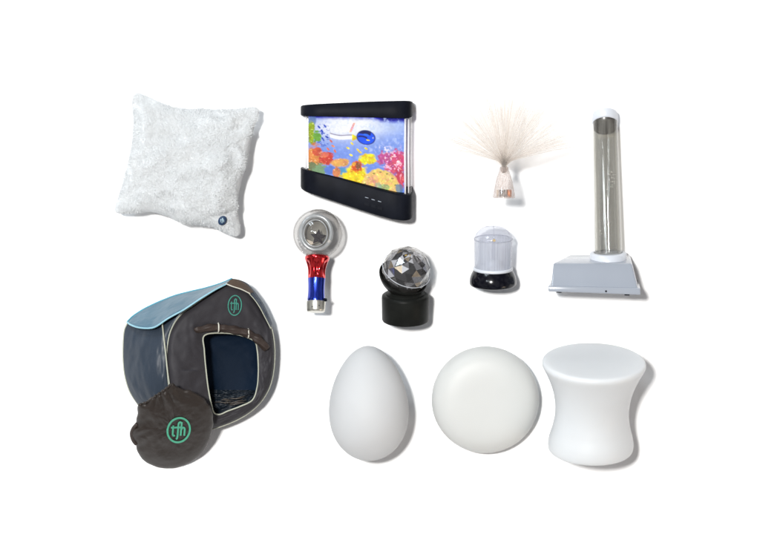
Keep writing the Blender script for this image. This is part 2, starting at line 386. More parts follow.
def emblem(name, cx, cy, rx, ry, shear, zf, mat, parent, O, wd=1.0, depth=.5):
    """ring and letters as slightly raised print; zf(px,py) gives the cloth's height"""
    mb = MB()
    def ribbon(P, wdt, closed=False):
        P = np.asarray(P, float); n = len(P)
        tn = (np.roll(P, -1, 0) - np.roll(P, 1, 0)) if closed else np.gradient(P, axis=0)
        tn /= np.linalg.norm(tn, axis=1)[:, None] + 1e-9; nm = np.stack([-tn[:, 1], tn[:, 0]], 1)
        rows = []
        for sgn, dz in ((-1, -1.), (-1, depth), (1, depth), (1, -1.)):
            Q = P + nm * sgn * wdt / 2
            rows.append(np.array([T(x, y, zf(x, y) + dz) for x, y in Q]))
        V = np.stack(rows, 0).reshape(-1, 3)
        mb.add(V, grid_faces(4, n, closed))
    mp = lambda x, y: (cx + rx * x + shear * rx * y, cy - ry * y)
    a = np.linspace(0, 2 * np.pi, 72, endpoint=False)
    ribbon([mp(math.cos(t), math.sin(t)) for t in a], wd * 1.1, True)
    for s in emblem_strokes():
        s = spline(s, 30) if len(s) > 2 else np.linspace(s[0], s[-1], 16)
        ribbon([mp(x * .98, y * .92) for x, y in s], wd * 1.05)
    return mb.build(name, mat, parent, origin=O, smooth=False)

make_pillow()

# ------------------------------------------------------------------ aquarium lamp
def make_aquarium():
    O = T(357, 160, 0)
    r = thing('aquarium_lamp', 'black framed artificial aquarium lamp lit with a bright coral reef and blue fish picture', 'lamp', O)
    # plan: x position and depth z, back to the ground
    def plan(inset=0.0, n=140):
        i = inset
        P = [(301 + i, i * .4), (300.6 + i, 10), (301.5 + i, 19 - i * .5), (305.5 + i * .6, 27 - i), (313, 31.5 - i), (335, 33.6 - i), (360, 34.8 - i), (385, 35.9 - i), (398, 36.4 - i), (405 - i * .3, 35.4 - i),
             (410 - i * .7, 31 - i * .8), (412.6 - i, 22 - i * .3), (412.9 - i, 10), (412.6 - i, i * .4)]
        return spline(P, n)
    def loft(rows, pl, y_of, closed_back=True, capped=True):
        """rows: list of (level name) -> loops of points; each y_of(level, x, z)"""
        V = []
        for lv, ins in rows:
            q = pl(ins); V.append(TA(np.array([(x, y_of(lv, x, z), z) for x, z in q])))
            n = len(q)
        V = np.array(V); F = grid_faces(len(rows), n, True)
        if capped: F.append(tuple(range(n))[::-1]); F.append(tuple((len(rows) - 1) * n + k for k in range(n)))
        return V.reshape(-1, 3), F
    zf = lambda z: 1 - np.clip(z / 37, 0, 1)          # 0 at the front, 1 at the back
    def line(x, pts): return float(np.interp(x, [p[0] for p in pts], [p[1] for p in pts]))
    captop = lambda x, z: line(x, [(300, 104.6), (330, 103.0), (372, 101.2), (405, 100.4), (413, 100.6)]) + 1.2 * zf(z)
    capbot = lambda x, z: line(x, [(300, 116.5), (350, 117.2), (405, 118.6), (413, 118.6)]) - 5.0 * zf(z) * (0.3 + 0.7 * (x - 300) / 113)
    basetop = lambda x, z: line(x, [(300, 168.5), (306, 170.5), (330, 175.8), (350, 181.2), (380, 189.8), (400, 194.6), (413, 197)]) - 11.0 * zf(z) * (0.2 + 0.8 * (x - 300) / 113)
    basebot = lambda x, z: line(x, [(300, 190), (304, 192), (330, 200.5), (352, 208), (375, 215.5), (392, 220), (404, 221.6), (413, 222)]) - 10.0 * zf(z) * (0.25 + 0.75 * (x - 300) / 113)
    def yo(lv, x, z):
        k, d = lv; return {'ct': captop, 'cb': capbot, 'bt': basetop, 'bb': basebot}[k](x, z) + d
    V, F = loft([(('ct', 0.6), 3.0), (('ct', 0.0), 1.8), (('ct', .35), .6), (('ct', 1.6), 0), (('cb', -1.2), 0), (('cb', -.2), .3), (('cb', 0), 1.0), (('cb', 0), 2.5)], plan, yo)
    mesh('cap', V, F, M['black'], r, origin=O, sharp=50)
    V, F = loft([(('bt', 0), 2.2), (('bt', 0), .9), (('bt', .5), .1), (('bt', 1.6), 0), (('bb', -2.2), 0), (('bb', -.6), .5), (('bb', 0), 2.0), (('bb', 0), 5)], plan, yo)
    base = mesh('base', V, F, M['black'], r, origin=O, sharp=50)
    # clear shell around the picture (the back is left open towards the white liner)
    V, F = loft([(('cb', -1), 1.2), (('bt', 1), 1.2)], plan, yo, capped=False)
    mesh('clear_shell', V, F, M['glazing'], r, origin=O)
    # white rear liner
    q = plan(4); q = q[(q[:, 1] < 6) | (q[:, 1] > 999)] if False else np.array([(303, 4), (410, 4)])
    mbl = MB(); V = []
    for k, zz in ((0, 4.0), (1, 1.5)):
        for (x, lv) in ((304, 'cb'), (410, 'cb'), (410, 'bt'), (304, 'bt')):
            V.append(T(x, yo((lv, 0), x, zz), zz))
    mbl.add(V, [(0, 3, 2, 1), (4, 5, 6, 7), (0, 1, 5, 4), (1, 2, 6, 5), (2, 3, 7, 6), (3, 0, 4, 7)])
    mbl.build('back_liner', M['bead'], r, origin=O, smooth=False)
    # upright white rods inside the shell, seen as pale streaks at both ends
    for x, z, rr in ((405.2, 30, .9), (408.6, 25.5, .7), (306.2, 19, .8)):
        P = np.array([T(x, yo(('cb', 0), x, z), z), T(x - .3, (yo(('cb', 0), x, z) + yo(('bt', 0), x, z)) / 2, z), T(x, yo(('bt', .5), x, z), z)])
        v, f = tube_geo(P, rr, 8); mesh('white_rod', v, f, M['bead'], r, origin=O)
    # the backlit picture: a film with the reef printed on it
    nx, ny = 330, 260
    X = np.linspace(308.5, 404.3, nx)
    sv = np.linspace(0, 1, ny)
    ytop = np.array([line(x, [(300, 115), (405, 115.5)]) for x in X]); ybot = np.array([line(x, [(300, 169.5), (330, 176.5), (350, 182), (380, 190.8), (400, 195.4), (413, 198)]) for x in X])
    zz = np.interp(X, [308, 320, 335, 360, 385, 398, 405], [21, 26, 28.5, 30, 31, 30.5, 27])
    Yg = ytop[None] * (1 - sv[:, None]) + ybot[None] * sv[:, None]; Xg = np.repeat(X[None], ny, 0); Zg = np.repeat(zz[None], ny, 0)
    C = paint_reef(Xg, Yg)
    V = TA(np.dstack([Xg, Yg, Zg])); F = [f[::-1] for f in grid_faces(ny, nx)]
    o = mesh('picture_panel', V, F, picture_material(), r, origin=O)
    ca = o.data.color_attributes.new('print', 'FLOAT_COLOR', 'POINT')
    ca.data.foreach_set('color', np.dstack([C, np.ones(C.shape[:2])]).astype(np.float32).ravel())
    # marks and buttons on the base front
    for (x, y) in ((366.8, 197.6), (373.2, 199.6), (379.6, 201.4)):
        z = float(np.interp(x, [360, 385], [34, 36.5])); P = [T(x - 1.7, y - .4, z + .1), T(x + 1.7, y + .5, z + .3)]
        v, f = tube_geo(P, .42, 6); mesh('button_mark', v, f, plastic_cache('grey_mark', (.30, .33, .38)), base, origin=O)
    for x in (366.6, 373.4, 380.0):
        y = 204.2 + (x - 367) * .31; z = float(np.interp(x, [360, 385], [34, 36.5]))
        b = [T(x + a * 2.3, y + c * 1.5 + a * .6, z + d) for d in (-.5, .7) for a, c in ((-1, -1), (1, -1), (1, 1), (-1, 1))]
        mesh('button', b, [(0, 1, 2, 3), (7, 6, 5, 4), (0, 4, 5, 1), (1, 5, 6, 2), (2, 6, 7, 3), (3, 7, 4, 0)], M['black'], base, origin=O, smooth=False)

_pc = {}
def plastic_cache(n, c):
    if n not in _pc: _pc[n] = plastic(n, c, .4)
    return _pc[n]

def picture_material():
    m, nt, p = mat_new('backlit_print')
    a = nt.nodes.new('ShaderNodeAttribute'); a.attribute_name = 'print'
    p.inputs['Base Color'].default_value = (0.02, 0.02, 0.02, 1); p.inputs['Roughness'].default_value = 0.6; p.inputs['Specular IOR Level'].default_value = 0.03
    nt.links.new(a.outputs['Color'], p.inputs['Emission Color']); p.inputs['Emission Strength'].default_value = 1.2
    return m

def paint_reef(X, Y):
    sh = X.shape
    n1 = fbm(sh, (9, 12), 101, 4); n2 = fbm(sh, (26, 34), 202, 3); n3 = fbm(sh, (14, 18), 303, 3); n4 = fbm(sh, (40, 50), 404, 2)
    def L(c): c = np.array(c) / 255.; return np.where(c < .04045, c / 12.92, ((c + .055) / 1.055) ** 2.4)
    C = np.zeros(sh + (3,))
    t = np.clip((Y - 116) / 70, 0, 1)[..., None]
    C[:] = L((140, 172, 240)) * (1 - t) + L((110, 140, 235)) * t
    def blend(mask, col):
        nonlocal C
        mask = np.clip(mask, 0, 1)[..., None]; C = C * (1 - mask) + L(col) * mask
    def blob(cx, cy, rx, ry, col, soft=.25, rag=.5, nz=None, a=1.0):
        nz = n1 if nz is None else nz
        d = np.sqrt(((X - cx) / rx) ** 2 + ((Y - cy) / ry) ** 2) + nz * rag
        blend(np.clip((1 - d) / soft, 0, 1) * a, col)
    # glow behind the water surface
    blend(np.exp(-(((X - 345) / 34) ** 2 + ((Y - 127) / 12) ** 2)) * 1.15, (246, 248, 255))
    blend(np.exp(-(((X - 352) / 26) ** 4 + ((Y - 126) / 7.5) ** 4)), (250, 252, 255))
    blend(np.exp(-(((X - 385) / 22) ** 2 + ((Y - 128) / 6) ** 2)) * .5, (215, 230, 252))
    blend(np.clip((118.6 + 2.6 * n3 + np.clip((X - 372) / 9, 0, 1) * 3 - Y) / 4 + .45, 0, 1), (34, 34, 190))
    blend(np.clip((118 + np.clip((X - 375) / 8, 0, 1) * 3.6 - Y) / 3, 0, 1), (16, 22, 110))
    blend(np.clip((n2 - .12) * 6, 0, 1) * .45 * (X > 365) * (Y < 160), (205, 222, 252))
    blend(np.clip((n2 - .05) * 5, 0, 1) * .3, (170, 190, 250))
    # left: dark blue weed and small fish specks
    blend(np.clip((n4 - .05) * 9, 0, 1) * np.exp(-(((X - 322) / 9) ** 2 + ((Y - 137) / 13) ** 2)), (38, 78, 190))
    blob(312, 121, 5, 6, (88, 120, 170), a=.8)
    blob(311, 133, 4, 13, (150, 172, 30), nz=n3, rag=.8); blob(317, 137, 4, 6, (110, 170, 60), nz=n2, rag=1.2)
    # left orange and red coral
    blob(314, 160, 11, 17, (224, 140, 72), nz=n3, rag=.9); blob(317, 151, 5.5, 5, (214, 90, 60), nz=n2, rag=.9)
    blob(313, 168, 8, 7, (120, 130, 90), nz=n2, rag=1); blob(327, 158.5, 8, 7, (208, 66, 52), nz=n2, rag=.9)
    blob(325, 155, 4, 3.4, (235, 120, 88), nz=n2, rag=.9); blob(321, 170, 10, 6, (130, 165, 120), nz=n2, rag=1)
    blob(331, 170, 8, 5, (96, 128, 214), nz=n2)
    # rocks in the middle
    blob(340, 162.5, 10, 5.2, (233, 172, 92), nz=n3, rag=.5); blob(341, 172, 9, 5, (84, 160, 205), nz=n3)
    blob(336, 172.5, 4.4, 6, (214, 132, 84), nz=n2, rag=.7); blob(346, 176, 7, 3.6, (210, 190, 70), nz=n2)
    # yellow coral field
    blob(356, 175, 13, 12, (250, 222, 30), nz=n3, rag=.6); blob(367, 159, 10, 5.6, (242, 226, 36), nz=n2, rag=.8); blob(362, 185, 20, 7, (248, 216, 20), nz=n3, rag=.5)
    blob(350, 186, 12, 4, (250, 228, 90), nz=n3)
    blob(356.5, 167, 6.5, 6.5, (232, 96, 30), nz=n2, rag=.9); blob(358, 166, 2.8, 4, (90, 90, 60), nz=n2, rag=1, a=.7); blob(354, 164, 2.2, 2, (250, 180, 60), nz=n2, rag=1)
    # pink coral on the right
    blob(396, 163, 12, 15, (222, 84, 122), nz=n2, rag=.8); blob(385, 158, 8, 7, (200, 84, 150), nz=n2, rag=1); blob(400, 178, 6, 12, (214, 70, 96), nz=n2, rag=.9)
    blend(np.clip((n4 - .08) * 9, 0, 1) * np.exp(-(((X - 394) / 12) ** 4 + ((Y - 163) / 15) ** 4)) * .9, (250, 200, 222))
    blend(np.clip((n2 - .1) * 9, 0, 1) * np.exp(-(((X - 392) / 14) ** 4 + ((Y - 165) / 14) ** 4)) * .6, (150, 60, 130))
    blend(np.clip((n4 - .02) * 8, 0, 1) * np.exp(-(((X - 384) / 8) ** 2 + ((Y - 149) / 3) ** 2)), (245, 240, 250))
    # peach anemone dome with darker studs
    d = np.sqrt(((X - 380) / 20.5) ** 2 + ((Y - 190) / 21.5) ** 2) + n3 * .12
    blend(np.clip((1 - d) / .06, 0, 1), (241, 206, 120)); blend(np.clip((1 - d) / .06, 0, 1) * np.clip(n2 * 4 + .3, 0, 1) * .6, (236, 178, 100))
    blob(373, 179, 5, 4.5, (240, 170, 130), nz=n3, a=.7); blob(384, 188, 7, 5, (140, 176, 110), nz=n2, rag=1, a=.8); blob(378, 187, 4, 5, (150, 190, 160), nz=n2, rag=1, a=.6)
    for k in range(7):
        a = math.radians(200 + k * 24); blob(380 + 16.5 * math.cos(a) * .98, 190 + 18 * math.sin(a), 1.5, .9, (120, 110, 70), rag=.2, a=.7)
    blob(399, 189, 4, 6, (70, 130, 170), nz=n2, rag=1, a=.8)
    # small fish
    for x, y, c in ((348, 148, (246, 224, 50)), (352, 143.5, (246, 224, 70)), (351, 155, (246, 224, 40)), (358, 150, (250, 230, 60)), (366, 148.5, (246, 224, 40)), (360, 152, (240, 220, 60)), (333, 146, (225, 130, 90)), (335, 151, (228, 120, 84)),
                    (331, 141, (230, 130, 100)), (328, 149, (228, 110, 90)), (322, 131, (40, 70, 190)), (325, 126, (60, 90, 200)), (319, 127, (50, 80, 190)), (327, 137, (40, 70, 180))):
        th = .5 + (x * 7 % 3) * .3; u = (X - x) * math.cos(th) + (Y - y) * math.sin(th); v = -(X - x) * math.sin(th) + (Y - y) * math.cos(th)
        blend(np.clip((1 - np.sqrt((u / 2.3) ** 2 + (v / 1.1) ** 2)) * 3, 0, 1), c)
    # long trailing white and pink fin
    cy = 133.6 + (X - 330) * .13 + 1.0 * np.sin((X - 330) / 5)
    m = (X > 330) & (X < 354); blend(m * np.clip(2.3 - np.abs(Y - cy - 2.0) * 1.1, 0, 1), (255, 255, 255)); blend(m * np.clip(.8 - np.abs(Y - cy + .6), 0, 1), (120, 84, 96))
    u = (X - 352) * .83 + (Y - 127) * -.55; v = (X - 352) * .55 + (Y - 127) * .83
    u = (X - 352.5) + (Y - 127) * .45; blend(np.clip((1.5 - np.abs(u)) * 1.5, 0, 1) * np.clip((5.2 - np.abs(Y - 127.5)) * 1.2, 0, 1) * .85, (238, 158, 150))
    # blue fish: tail, body, dark palette mark
    blend(np.clip((3.2 * np.clip((359 - X) / 6.5, 0, 1) + .5 - np.abs(Y - 137.6)) * 1.6, 0, 1) * ((X > 352) & (X < 360)), (232, 222, 44))
    a = np.radians(12); u = (X - 366) * np.cos(a) + (Y - 137.4) * np.sin(a); v = -(X - 366) * np.sin(a) + (Y - 137.4) * np.cos(a)
    body = np.sqrt((u / 10.2) ** 2 + (v / 7.7) ** 2)
    blend(np.clip((1 - body) * 9, 0, 1), (10, 24, 120)); blend(np.clip((.90 - body) * 9, 0, 1), (22, 86, 246))
    top = np.clip((1 - np.sqrt((u / 9.6) ** 2 + ((v + 1.6) / 6.0) ** 2)) * 5, 0, 1) * np.clip(-v - 2.2, 0, 1)
    blend(top * np.clip((4.6 - u) * .8, 0, 1), (8, 14, 92))                                  # dark back
    blend(np.clip((1.25 - np.abs(v + .4 - .18 * (u + 3) ** 2 * .25)) * 1.2, 0, 1) * (u > -8) * (u < 1.5), (10, 16, 104))   # dark hook from the tail
    blend(np.clip((1 - np.sqrt(((u + .5) / 3.4) ** 2 + ((v + 2.6) / 1.2) ** 2)) * 3, 0, 1), (40, 112, 246))
    blend(np.clip((1 - np.hypot(u - 7.0, v + 1.0) / .8) * 4, 0, 1), (240, 246, 255)); blend(np.clip((1 - np.hypot(u - 7.1, v + 1.0) / .45) * 4, 0, 1), (4, 6, 30))
    blend(np.clip((1 - np.sqrt(((u - 2.5) / 2.2) ** 2 + ((v - 2.2) / .8) ** 2)) * 4, 0, 1), (240, 214, 60))
    g = 1 + n4 * .22 + n2 * .12; C = C * g[..., None]
    reef = np.clip((Y - 141) / 12, 0, 1) * np.clip((np.abs(C[..., 2] - C[..., 0]) - .0), 0, 1) ** 0
    reef = np.clip((C[..., 0] - C[..., 2] - .04) * 5, 0, 1)          # only where coral is printed
    n5 = fbm(sh, (56, 70), 505, 2); n6 = fbm(sh, (48, 60), 606, 2); n7 = fbm(sh, (20, 26), 707, 3)
    C = C * (1 + reef[..., None] * np.dstack([n5 * .3 + n7 * .6, n6 * .5 + n7 * 1.0, n5 * .5 - n6 * .4]))
    C = C + (np.clip((n6 + n5 - .30) * 5, 0, 1) * reef * .3)[..., None] * L((255, 240, 215))
    return np.clip(C, 0, 1.2)

make_aquarium()

# ------------------------------------------------------------------ fibre optic lamp
def make_fibre():
    r = thing('fibre_optic_lamp', 'fibre optic lamp with a pale fountain of hair-thin strands on a small clear cone', 'lamp', T(504, 197.5, 0), stand(6))
    prof = [(11.2, 0), (11.2, 1.2), (10.6, 4), (9.2, 12), (7.2, 20), (5.0, 26), (4.0, 30)]
    v, f = lathe_geo(spline(prof, 40), 48, capt=False); mesh('cone_base', v, f, M['cone'], r)
    # batteries and foil inside the cone
    for k in range(4):
        x = -3.9 + k * 2.1
        v, f = lathe_geo([(.2, .8), (.85, .8), (.9, 1.2), (.9, 7.4), (.6, 7.9), (.2, 8)], 16, cx=x, cy=-2 - (k % 2) * .3); mesh('battery', v, f, M['cell'], r)
    v, f = lathe_geo([(.2, .8), (2.1, .8), (2.2, 1.5), (2.2, 7.2), (1.6, 7.9), (.2, 8)], 20, cx=5.0, cy=-2); mesh('copper_coil', v, f, M['copper'], r)
    v, f = lathe_geo([(.2, .8), (1.1, .8), (1.1, 7.6), (.2, 7.8)], 16, cx=-6.4, cy=-2); mesh('cream_cell', v, f, M['cream'], r)
    # collar holding the strands
    v, f = lathe_geo([(2.6, 25), (3.6, 26.5), (3.4, 29), (2.4, 30.6)], 32); mesh('collar', v, f, M['cone'], r)
    mb = MB(); rg = np.random.default_rng(5)
    for k in range(1050):
        az = rg.random() * 2 * math.pi; th = math.radians(76) * rg.random() ** .7
        if rg.random() < .35: az = rg.choice([0, math.pi]) + rg.normal(0, .35)
        Lg = 73 * (1 + rg.normal(0, .05)) * (1 + .02 * th)
        n = 12; P = []; p = np.array([rg.normal(0, 1.0), rg.normal(0, 1.0), 24.0])
        up = np.array([0, 0, 1.]); out = np.array([math.cos(az), math.sin(az), 0])
        tt = 0
        for i in range(n):
            s = i / (n - 1)
            P.append(p.copy())
            ang = th * (min(1, .12 + s * 6)) + .26 * th * max(0, s - .5)
            p = p + (up * math.cos(ang) + out * math.sin(ang)) * (Lg + 8) / (n - 1)
        mb.add(*tube_geo(np.array(P), np.linspace(.05, .25, len(P)), 3, caps=False))
    o = mb.build('fibre_spray', M['fibre'], r); o['kind'] = 'stuff'
    drop(r)
make_fibre()

# ------------------------------------------------------------------ bubble tube
def make_bubble_tube():
    O = T(595, 275, 0)
    r = thing('bubble_tube', 'tall clear bubble tube with white cap on a wide glossy white base box', 'bubble tube', O)
    # base box from its sections (front-lower rim, front body, top), z is height above the ground
    def box(name, front, back, mat, bev=1.2, parent=r):
        """front, back: 4 corner points (px,py,z) in order; hexahedron with bevelled edges"""
        V = np.array([T(*p) for p in front] + [T(*p) for p in back])
        F = [(3, 2, 1, 0), (4, 5, 6, 7), (0, 1, 5, 4), (1, 2, 6, 5), (2, 3, 7, 6), (3, 0, 4, 7)]
        o = mesh(name, V, F, mat, parent, origin=O)
        m = o.modifiers.new('b', 'BEVEL'); m.width = bev * S; m.segments = 4; m.limit_method = 'NONE'
        return o
    # body: frustum leaning; top surface faces up the picture and a little to the viewer
    front = [(553, 263.2, 48), (632, 263.6, 48), (638, 288.5, 60), (551, 287, 60)]
    back = [(570, 254.8, 6), (630, 254.6, 6), (638, 284.0, 2), (553, 284.0, 2)]
    body = box('base_box', front, back, M['white_gloss'], 1.6)
    front = [(548.2, 286, 63), (640.3, 288.2, 63), (640.6, 295, 63), (548.4, 291.6, 63)]
    back = [(552, 278.5, 0), (638, 279.5, 0), (639, 286.2, 0), (552, 284, 0)]
    box('base_plate', front, back, M['white_gloss'], 1.0)
    v, f = tube_geo([T(606, 291.2, 62.4), T(606, 291.3, 63.5)], .95, 14); mesh('power_socket', v, f, M['black'], body, origin=O)
    for x, yy in ((559, 292.3), (627, 295.0)):
        v, f = tube_geo([T(x - 2.5, yy - .6, 52), T(x + 2.5, yy - .4, 52)], 1.0, 10); mesh('foot', v, f, M['black'], r, origin=O)
    # tube: axis from the collar to the cap, lying back a little
    A = T(608.3, 256.5, 24); B = T(605.0, 114.5, 15)
    ax = B - A; Lg = np.linalg.norm(ax); ax /= Lg
    side = np.cross(ax, [0, 0, 1.]); side /= np.linalg.norm(side); fr = np.cross(side, ax)
    def lath(name, prof, mat, parent, n=72, open_=False, tilt=0.0, **k):
        """prof: (radius, distance along the tube); tilt leans each ring towards the viewer"""
        a = np.linspace(0, 2 * np.pi, n, endpoint=False); V = []
        for rr, s in prof:
            c = A + ax * s
            V.append(c[None] + rr * (np.cos(a)[:, None] * side + np.sin(a)[:, None] * (fr * math.cos(tilt) + ax * math.sin(tilt))))
        V = np.vstack(V); F = grid_faces(len(prof), n, True)
        if not open_: F.append(tuple(range(n))[::-1]); F.append(tuple((len(prof) - 1) * n + i for i in range(n)))
        return mesh(name, V, F, mat, parent, origin=O, **k)
    down = -.26
    lath('collar', [(16.5, -4), (18.2, -3), (18.4, 3.0), (17.4, 4.0), (14.4, 4.2), (14.0, 3.0), (13.0, 2.4)], M['white_ring'], r, tilt=down, sharp=50)
    wall = [(13.3, 2 + (Lg - 10) * t) if False else (13.5 - 1.3 * t, 2 + (Lg - 8) * t) for t in np.linspace(0, 1, 30)]
    tb = lath('clear_tube', wall, M['tube'], r, open_=True, n=96)
    # faint seam of the water line and inner sleeve
    lath('inner_sleeve', [(9.6 - .8 * t, 3 + (Lg - 26) * t) for t in np.linspace(0, 1, 20)], M['acrylic'], tb, open_=True)
    # small bubbles held in the upper part of the tube
    rg = np.random.default_rng(11)
    for k in range(30):
        q0 = 78 + rg.normal(0, 5) if k < 24 else rg.uniform(20, 75)
        c = A + ax * q0 + side * (rg.uniform(1, 8) if k < 24 else rg.uniform(-8, 8)) + fr * 9
        rr = rg.uniform(.35, .65); V = []
        for i in range(7):
            ph = math.pi * (i + .01) / 6.02; V.append([c + rr * np.array([math.sin(ph) * math.cos(q), math.sin(ph) * math.sin(q), math.cos(ph)]) for q in np.linspace(0, 2 * np.pi, 8, endpoint=False)])
        mesh('bubble', np.array(V).reshape(-1, 3), grid_faces(7, 8, True), M['bead'], tb, origin=O)
    # cap seen slightly from below: hollow ring with dark underside
    up = .42
    lath('cap', [(11.4, Lg - 8.5), (12.5, Lg - 8.5), (12.9, Lg - 7.6), (12.9, Lg - 1.5), (12.2, Lg + .6), (9.5, Lg + 1.6), (4, Lg + 2.0)], M['white_ring'], r, tilt=up, sharp=50)
    lath('plug', [(11.3, Lg - 14), (11.9, Lg - 13.4), (11.9, Lg - 8.4)], M['cap_dark'] if 'cap_dark' in M else plastic('dark_grey_plug', (.06, .055, .05), .3), tb, tilt=up, sharp=50)
    drop(r)
make_bubble_tube()

# ------------------------------------------------------------------ light-up wand
def make_wand():
    # upright frame: z along the handle, ball centre at z=78
    r = thing('light_wand', 'toy light wand with clear ball and star above a red and blue metallic handle', 'toy wand', T(315.8, 312.0, 0), stand(-9, 0, -1.2))
    red = spline([(8.8, 33.5), (8.6, 38), (8.9, 43), (10.2, 48), (11.6, 51.5), (12.3, 53.5), (12.0, 55.5), (9, 57)], 40)
    a = np.linspace(0, 2 * np.pi, 96, endpoint=False)
    def fluted(prof, fl, name, mat, n=96):
        V = []
        for rr, z in prof:
            d = fl(z); V.append(np.stack([(rr - d * np.clip(np.cos(a * 6 + math.pi / 2 * 0 + 1.57 * 2), 0, 1) ** .7) * np.cos(a), (rr - d * np.clip(np.cos(a * 6 + 3.14), 0, 1) ** .7) * np.sin(a), np.full(n, z)], 1))
        V = np.vstack(V); F = grid_faces(len(prof), n, True); F += [tuple(range(n))[::-1], tuple((len(prof) - 1) * n + i for i in range(n))]
        return mesh(name, V, F, mat, r, sharp=60)
    fluted(red, lambda z: 1.5 * math.exp(-((z - 43) / 7) ** 4), 'red_grip', M['red'])
    blue = spline([(8.6, 10.5), (8.8, 12), (8.3, 20), (8.4, 28), (8.8, 33.5)], 24)
    v, f = lathe_geo(blue, 72); mesh('blue_grip', v, f, M['blue'], r, sharp=60)
    v, f = lathe_geo([(8.0, 0), (8.8, .6), (9.2, 2), (9.5, 9), (9.5, 10.4), (8.9, 10.9)], 72); ec = mesh('end_cap', v, f, M['silver'], r, sharp=50)
    for x, z in ((3.3, 5.2), (-3.5, 4.0)):
        v, f = tube_geo([(x, -8.2, z), (x, -9.35, z)], .55, 10); mesh('screw', v, f, M['dark_metal'], ec)
    v, f = tube_geo([(8.0, -3.0, 11.8), (10.6, -3.6, 11.8)], [1.8, 1.5], 14); mesh('button', v, f, M['black'], r)
    C = 78.5; R = 24.8
    th = np.linspace(.001, math.pi * .99, 48)
    v, f = lathe_geo([(R * math.sin(t), C - R * math.cos(t)) for t in th], 96, capb=False, capt=False)
    ball = mesh('clear_ball', v, f, M['ball'], r)
    # neck sleeve inside the ball
    v, f = lathe_geo([(7, 55), (6.5, 58), (5, 61), (3, 62)], 40); mesh('neck', v, f, M['ball'], r)
    def ringV(cx, cz, rx, rz, y, tr, sq=1.0, n=72):
        aa = np.linspace(0, 2 * np.pi, n, endpoint=False)
        P = np.stack([cx + rx * np.cos(aa), np.full(n, y) , cz + rz * np.sin(aa)], 1)
        return tube_geo(P, tr, 14, closed=True)
    v, f = ringV(-1.5, C + .5, 15.0, 17.0, -2, 2.2); mesh('outer_ring', v, f, M['grey_ring'], ball)
    v, f = ringV(0, C, 23.6, 23.6, 0, .8); mesh('seam_ring', v, f, M['ball'], ball)
    v, f = ringV(-2.0, C - .5, 11.6, 13.4, -6, .7); mesh('inner_ring', v, f, M['grey_ring'], ball)
    # shallow lens dome inside the ring
    V = []; n = 60; rows = 16
    for i in range(rows):
        t = i / (rows - 1) * math.pi / 2 * .999
        V.append([(-2 + 12 * math.cos(t) * math.cos(q), -5 - 9 * math.sin(t), C - .5 + 13.6 * math.cos(t) * math.sin(q)) for q in np.linspace(0, 2 * np.pi, n, endpoint=False)])
    mesh('lens', np.array(V).reshape(-1, 3), grid_faces(rows, n, True), M['lens'], ball)
    # back reflector dish
    V = []
    for i in range(10):
        t = i / 9 * math.pi / 2 * .999
        V.append([(-2 + 14 * math.cos(t) * math.cos(q), 0 + 6 * math.sin(t), C - .5 + 15.6 * math.cos(t) * math.sin(q)) for q in np.linspace(0, 2 * np.pi, n, endpoint=False)])
    mesh('reflector', np.array(V).reshape(-1, 3), grid_faces(10, n, True), plastic('dull_reflector', (.27, .26, .225), .5, spec=.1, metallic=0, var=.3, scale=45), ball)
    # five-pointed star plate
    pts = []
    for k in range(10):
        rr = 8.2 if k % 2 == 0 else 4.0; q = math.pi / 2 + k * math.pi / 5 - .06
        pts.append((.8 + rr * math.cos(q), C - 4.6 + rr * math.sin(q)))
    V = [(x, -7.2, z) for x, z in pts] + [(x, -5.8, z) for x, z in pts] + [(.8, -8.2, C - 4.6)]
    F = [(k, (k + 1) % 10, 20) for k in range(10)] + [(k, k + 10, (k + 1) % 10 + 10, (k + 1) % 10) for k in range(10)] + [tuple(range(10, 20))]
    mesh('star', V, F, M['star'], ball, smooth=False)
    V = [(-11.5, -3, C - 6), (-5, -3, C - 8.5), (1, -3, C - 8.6), (-7, -2.4, C - 12)]; V += [(x, y + .8, z) for x, y, z in V]
    mesh('wing_plate', V, [(0, 1, 2, 3), (7, 6, 5, 4), (0, 4, 5, 1), (1, 5, 6, 2), (2, 6, 7, 3), (3, 7, 4, 0)], M['cream'], ball, smooth=False)
    for q in np.radians([200, 211, 222, 236]):
        x, z = 20.6 * math.cos(q), 20.6 * math.sin(q); v, f = lathe_geo([(.05, -1), (.75, -.7), (1.0, 0), (.75, .7), (.05, 1)], 12)
        v = v + np.array([x, -11.6, C + z]); mesh('bead', v, f, M['bead'], ball)
    drop(r)
make_wand()

